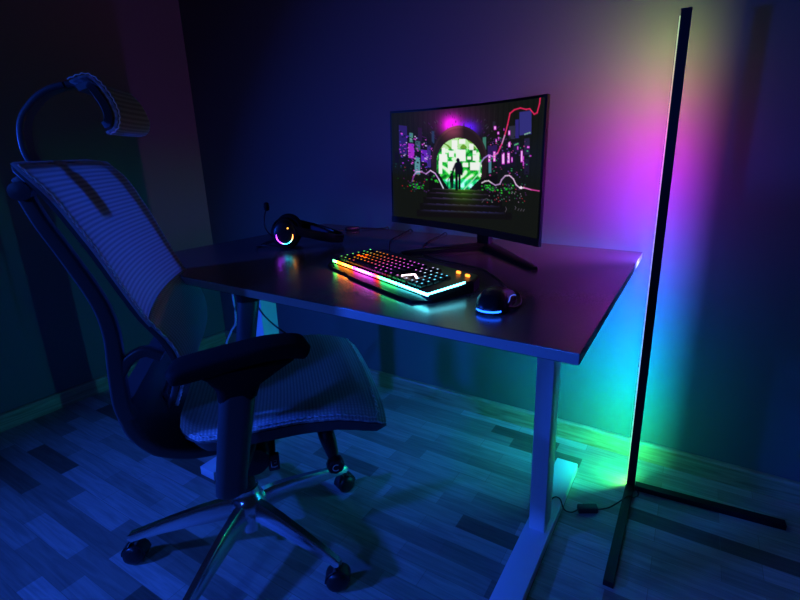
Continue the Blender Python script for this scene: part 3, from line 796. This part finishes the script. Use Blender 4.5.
# keys
def key_col(x, row):
    st = [(-.22, (.1, .9, .2)), (-.185, (.25, .85, .12)), (-.165, (1, .32, .03)), (-.11, (1, .22, .02)), (-.07, (1, .06, .12)), (-.03, (.85, .05, .5)), (.02, (.75, .06, .85)), (.07, (.7, .2, .7)), (.12, (.35, .5, .65)), (.16, (.1, .55, .85)), (.21, (.15, .6, .9))]
    return tuple(interp([(p, c[k]) for p, c in st], x) for k in range(3))
KEYM = {}
def key_mat(c, s):
    k = (tuple(round(v, 1) for v in c), s)
    if k not in KEYM: KEYM[k] = glow('key_legend_light', k[0], s)
    return KEYM[k]
U = .0187
def mkkey(x, y, w, d, col, s, big=False):
    m = MB(); hw, hd = w * U / 2 - .0011, d * U / 2 - .0011; zb = kz(y) - .001
    R = [[Vector((x + a * hw, y + b * hd, zb)) for a, b in ((-1, -1), (1, -1), (1, 1), (-1, 1))],
         [Vector((x + a * (hw - .0006), y + b * (hd - .0006), zb + .004)) for a, b in ((-1, -1), (1, -1), (1, 1), (-1, 1))],
         [Vector((x + a * (hw - .0022), y + b * (hd - .0022) + .0006, zb + .008)) for a, b in ((-1, -1), (1, -1), (1, 1), (-1, 1))]]
    m.rings(R)
    g = .0019 if not big else .0038
    gx, gy = x - (hw - .0075 if w > 1.2 else 0), y + .001
    zt = zb + .0082
    nf = len(m.bm.faces)
    m.bm.faces.ensure_lookup_table()
    pts = [m.bm.verts.new(Vector((gx + a * g, gy + b * g * .95, zt))) for a, b in ((-1, -1), (1, -1), (1, 1), (-1, 1))]
    pt2 = [m.bm.verts.new(p.co + Vector((0, 0, .0003))) for p in pts]
    fl = [m.bm.faces.new(pt2)]
    for k in range(4): fl.append(m.bm.faces.new((pts[k], pts[(k + 1) % 4], pt2[(k + 1) % 4], pt2[k])))
    for f in fl: f.material_index = 1
    return m.build('key', None, kb, smooth=False, mats=[M_black, key_mat(col, s)])
rows = [(0, [1, -1, 1, 1, 1, 1, -.5, 1, 1, 1, 1, -.5, 1, 1, 1, 1]),
        (1.15, [1] * 13 + [2]), (2.15, [1.5] + [1] * 12 + [1.5]), (3.15, [1.75] + [1] * 11 + [2.25]), (4.15, [2.25] + [1] * 10 + [2.75]), (5.15, [1.25, 1.25, 1.25, 6.25, 1.25, 1.25, 1.25, 1.25])]
XL, YT = -KW / 2 + .019, KD / 2 - .047
WASD = {(2, 2), (3, 1), (3, 2), (3, 3)}
nk = 0
for ri, (ry, ws) in enumerate(rows):
    x = XL; y = YT - ry * U; ki = 0
    for w in ws:
        if w > 0:
            xc = x + w * U / 2; c = key_col(xc, ri); s = 1.7
            if (ri, ki) in WASD: c, s = (1, .10, .03), 4.5
            if ri == 0 and ki == 0: c, s = (.1, 1, .25), 3.5
            if w < 6: mkkey(xc, y, w, 1, c, s, (ri, ki) in WASD)
            else: mkkey(xc, y, w, 1, c, 1.2)
            nk += 1; ki += 1
        x += abs(w) * U
x2 = XL + 15.25 * U
for k, (ry, cx) in enumerate([(0, 1), (0, 2), (1.15, 0), (1.15, 1), (1.15, 2), (2.15, 0), (2.15, 1), (2.15, 2), (5.15, 0), (5.15, 1), (5.15, 2), (4.15, 1)]):
    X = x2 + (cx + .5) * U; mkkey(X, YT - ry * U, 1, 1, key_col(X, 0), 2.2)
x3 = XL + 18.5 * U
for ry in (1.15, 2.15, 3.15, 4.15, 5.15):
    for cx in (0, 1, 2):
        X = x3 + (cx + .5) * U
        if X < KW / 2 - .01: mkkey(X, YT - ry * U, 1, 1, key_col(X, 0), 2.4)
# chevron indicator and corner lamps
cv = MB(); M_chev = glow('indicator_light', (1, .75, .8), 4.5)
strip(cv, kpt(.093, -.046, .0095), kpt(.109, -.020, .0095), .0019, .0015); strip(cv, kpt(.112, -.020, .0095), kpt(.139, -.034, .0095), .0022, .0015)
o = cv.build('indicator_chevron', M_chev, kb, smooth=False); o['label'] = 'white glowing chevron among the keys'
for q, (x, y) in enumerate(((.168, .072), (.205, .068))):
    MB().box(kpt(x, y, .004), (.012, .006, .006), .001).build('indicator_lamp', glow('indicator_amber', (1, .22, .02), 4), kb, smooth=False)
kc = smooth_path([(1.57, -.50, .80), (1.555, -.44, .79), (1.50, -.36, .788), (1.44, -.27, .788), (1.41, -.18, .788), (1.385, -.09, .788), (1.38, -.03, .786), (1.38, -.018, .70)], 7)
Ik = (Matrix.Translation(kb.location) @ Matrix.Rotation(KA, 4, 'Z')).inverted()
MB().tube([Ik @ p for p in kc], .0022, 8).build('keyboard_cable', M_cable, kb)

# ------------------------------------------------------------------ mouse
MA = math.radians(7)
ms = empty('mouse', (2.068, -.765, ZD), MA, 'black gaming mouse with blue glowing tail beside the keyboard', 'mouse')
MS = 1.07
R = []; nx = 22
for k in range(nx + 1):
    t = k / nx; y = -.062 + .124 * t
    w = interp([(0, .012), (.04, .022), (.12, .029), (.3, .034), (.5, .030), (.7, .030), (.9, .031), (.97, .029), (1, .024)], t)
    zt = interp([(0, .012), (.05, .021), (.15, .031), (.35, .039), (.55, .037), (.75, .029), (.92, .020), (1, .014)], t)
    ring = []
    for q in range(20):
        a = 2 * PI * q / 20; cx, sz = math.cos(a), math.sin(a)
        ring.append(Vector((w * (abs(cx) ** .75) * (1 if cx > 0 else -1), y, .002 + (zt * (abs(sz) ** .8) if sz > 0 else 0) + .0)))
    R.append([p * MS for p in ring])
MB().rings(R).build('shell', M_black, ms, sharp=30)
ml = []
for k in range(11):
    a = PI + PI * k / 10 * 1.0
    ml.append((.0255 * math.cos(a), -.0525 + .0175 * math.sin(a) , .0085))
MB().sweep(ml, rrect(.003, .0036, .001), up=(0, 0, 1)).build('tail_light', glow('mouse_tail_light', (.008, .085, 1), 7), ms)
for sd in (-1, 1):
    MB().tube(smooth_path([(sd * .0265, -.045, .013), (sd * .0335, -.025, .0215), (sd * .0305, .0, .024), (sd * .0305, .03, .019), (sd * .031, .052, .011)], 5), .0009, 6).build('side_light', glow('mouse_side_light', (.06, .12, .7) if sd > 0 else (.02, .3, .5), 1.3), ms)
MB().lathe([(.002, -.004), (.0105, -.0035), (.0105, .0035), (.002, .004)], (0, .034, .0195), 'x').build('scroll_wheel', M_blackm, ms)
MB().sweep(smooth_path([(.027, -.03, .012), (.041, -.015, .006), (.044, .02, .005), (.036, .05, .01), (.030, .056, .016)], 4), rrect(.012, .005, .002), up=(0, 0, 1)).build('thumb_wing', M_black, ms)
MB().lathe([(.001, .058), (.003, .059), (.003, .066), (.001, .067)], (0, 0, .0125), 'y').build('cable_light', glow('mouse_cable_light', (1, .15, .03), 3), ms)
Im = (Matrix.Translation(ms.location) @ Matrix.Rotation(MA, 4, 'Z')).inverted()
mc = smooth_path([Vector((2.060, -.705, .797)), (2.050, -.665, .794), (2.028, -.62, .788), (1.99, -.57, .787), (1.955, -.535, .787), (1.915, -.50, .787), (1.87, -.485, .787), (1.82, -.47, .787), (1.74, -.45, .787), (1.66, -.40, .787), (1.58, -.25, .787), (1.55, -.1, .787), (1.545, -.03, .786), (1.545, -.018, .70)], 6)
MB().tube([Im @ p for p in mc], .0020, 8).build('mouse_cable', M_cable, ms)

# ------------------------------------------------------------------ headset
HA = math.atan2(-.76, .65)          # direction the near cup faces
hd = empty('headset', (1.215, -.555, ZD), HA, 'black gaming headset with microphone and glowing ring lying on the desk', 'headset')
# local x = outward normal of the near cup, local y = towards the band apex, z up
def cup(x, sgn):
    m = MB(); R = []
    for r, o in ((.016, .016), (.034, .015), (.041, .009), (.044, 0), (.044, -.012)):
        R.append([Vector((x + o * sgn, r * .90 * math.cos(t * PI / 16), .054 + r * 1.12 * math.sin(t * PI / 16))) for t in range(32)])
    m.rings(R); c = m.build('ear_cup', M_black, hd)
    m = MB(); R = []
    for t in range(32):
        a = t * PI / 16
        ce = Vector((x - .024 * sgn, .036 * math.cos(a), .054 + .043 * math.sin(a)))
        e = Vector((0, math.cos(a), math.sin(a)))
        R.append([ce + e * (.012 * math.cos(q * PI / 4)) + Vector((.012 * math.sin(q * PI / 4), 0, 0)) for q in range(8)])
    m.rings(R, closed=True).build('ear_cushion', M_pad, c)
    return c
c1 = cup(.0, 1); c2 = cup(-.15, -1)
smile = []
for k in range(15):
    t = k / 14; a = math.radians(170 + 200 * t)
    smile.append((.0165, .026 * math.cos(a), .052 + .027 * math.sin(a) * (1 if math.sin(a) < 0 else .9)))
M_smile = ramp_glow('headset_ring_light', 'Y', -.026, .026, [(-.026, (.35, .03, .9)), (-.012, (.3, .03, .9)), (-.002, (.02, .45, .8)), (.014, (.02, .6, .7)), (.022, (.25, .3, .1)), (.026, (.9, .2, .02))], 16)
MB().tube(smile, .0010, 8).build('ring_light', M_smile, c1)
MB().lathe([(.001, .0), (.0028, .001), (.0028, .003), (.001, .004)], (.0135, .012, .077), 'x').build('status_light', glow('headset_status_light', (1, .4, .05), 3), c1)
band = []
for k in range(25):
    t = k / 24; a = PI * t
    band.append(Vector((-.075 + .080 * math.cos(a), .03 + .155 * math.sin(a), .068 - .046 * math.sin(a))))
MB().sweep(band, rrect(.010, .030, .004), up=(0, .3, 1)).build('headband', M_black, hd)
band2 = [Vector((-.075 + .066 * math.cos(PI * t / 20), .03 + .130 * math.sin(PI * t / 20), .066 - .046 * math.sin(PI * t / 20))) for t in range(2, 19)]
MB().sweep(band2, rrect(.010, .026, .004), up=(0, .3, 1)).build('headband_cushion', plain('headband_fabric', (.06, .05, .09), .8), hd)
bm_ = smooth_path([(.004, -.032, .045), (.004, -.05, .06), (.0, -.062, .085), (-.002, -.06, .115), (-.004, -.052, .14)], 6)
bo = MB().tube(bm_, .0022, 8).build('microphone_boom', M_black, hd)
R = []
for h_, r in ((-.014, .003), (-.011, .0075), (0, .009), (.011, .0075), (.014, .003)):
    R.append([Vector((-.004 + r * math.cos(t * PI / 8), -.050 + r * math.sin(t * PI / 8), .148 + h_)) for t in range(16)])
MB().rings(R).build('microphone', M_pad, bo)
Ih = (Matrix.Translation(hd.location) @ Matrix.Rotation(HA, 4, 'Z')).inverted()
hc = smooth_path([(1.20, -.575, .80), (1.17, -.60, .805), (1.13, -.60, .80), (1.10, -.58, .788), (1.06, -.52, .787), (1.03, -.42, .787), (1.05, -.33, .787), (1.10, -.24, .788), (1.13, -.17, .790)], 7)
hc2 = smooth_path([(1.165, -.10, .790), (1.20, -.07, .787), (1.24, -.035, .787), (1.25, -.018, .785), (1.25, -.018, .70)], 6)
cb_ = MB().tube([Ih @ p for p in hc], .0022, 8).tube([Ih @ p for p in hc2], .0022, 8).build('headset_cable', M_cable, hd)
MB().box(Ih @ Vector((1.148, -.135, .793)), (.06, .022, .016), .005, Matrix.Rotation(math.atan2(.07, .035) - HA, 3, 'Z')).build('inline_remote', M_black, cb_)

# ------------------------------------------------------------------ loose cables under the desk
def cable(path, r, m, label):
    p0 = Vector(path[-1]); o = MB().tube([p - p0 for p in smooth_path(path, 10)], r, 8).build('power_cable', m)
    o.location = p0; o['label'] = label; o['category'] = 'cable'; return o
cable([(1.075, -.62, .76), (1.09, -.605, .60), (1.15, -.60, .53), (1.26, -.58, .47), (1.32, -.5, .40), (1.3, -.35, .2), (1.22, -.22, .05), (1.15, -.12, .004), (1.0, -.06, .004)], .0028, M_cable,
      'black cable hanging under the desk in front of the left metal leg')
cable([(.952, -.60, .76), (.965, -.60, .52), (.925, -.6, .45), (.885, -.6, .38), (.87, -.58, .25), (.86, -.5, .08), (.84, -.42, .004), (.72, -.36, .004)], .0035, M_cablew,
      'thin pale cable hanging down left of the left desk leg')
cable([(.30, -.22, .004), (.22, -.2, .02), (.20, -.19, .05), (.32, -.24, .045), (.45, -.3, .004), (.62, -.34, .004)], .003, M_cable,
      'black cable lying on the floor near the room corner')

# ------------------------------------------------------------------ light
W = bpy.data.worlds.new('night'); S.world = W; W.use_nodes = True
W.node_tree.nodes['Background'].inputs[0].default_value = (.002, .004, .012, 1)
def area(name, loc, target, size, col, power, spread=180):
    l = bpy.data.lights.new(name, 'AREA'); l.shape = 'RECTANGLE'; l.size, l.size_y = size; l.color = col; l.energy = power
    l.spread = math.radians(spread)
    o = bpy.data.objects.new(name, l); COL.objects.link(o); o.location = loc
    o.rotation_euler = (Vector(target) - Vector(loc)).to_track_quat('-Z', 'Y').to_euler()
    return o
area('blue_lamp_corner', (.42, -2.2, 1.15), (1.5, -.95, .45), (.10, .10), (.012, .085, 1.0), 12, 100)
area('blue_lamp_room', (1.6, -3.8, 1.7), (1.7, -.9, .2), (.3, .3), (.02, .11, 1.0), 4.0, 70)

# ------------------------------------------------------------------ camera
cam = bpy.data.cameras.new('camera'); co = bpy.data.objects.new('camera', cam); COL.objects.link(co)
f = 456.712; PX, PY = 451.13, 277.39
cam.sensor_fit = 'HORIZONTAL'; cam.sensor_width = 36; cam.lens = f * 36 / 800
cam.shift_x = -(PX - 400) / 800; cam.shift_y = (PY - 300) / 800
cam.clip_start = .02
yaw, pit, rol = .4916863, .2658626, -.0033755
fw = Vector((-math.sin(yaw) * math.cos(pit), math.cos(yaw) * math.cos(pit), -math.sin(pit)))
ri = Vector((math.cos(yaw), math.sin(yaw), 0)); up = ri.cross(fw)
r2 = ri * math.cos(rol) + up * math.sin(rol); u2 = up * math.cos(rol) - ri * math.sin(rol)
Mx = Matrix((r2, u2, -fw)).transposed().to_4x4(); Mx.translation = Vector((2.42152, -1.6293, 1.1))
co.matrix_world = Mx
S.camera = co
vs_ = S.view_settings
vs_.view_transform = 'Standard'; vs_.look = 'None'; vs_.exposure = 0; vs_.gamma = 1; vs_.use_curve_mapping = False
S.cycles.max_bounces = 6
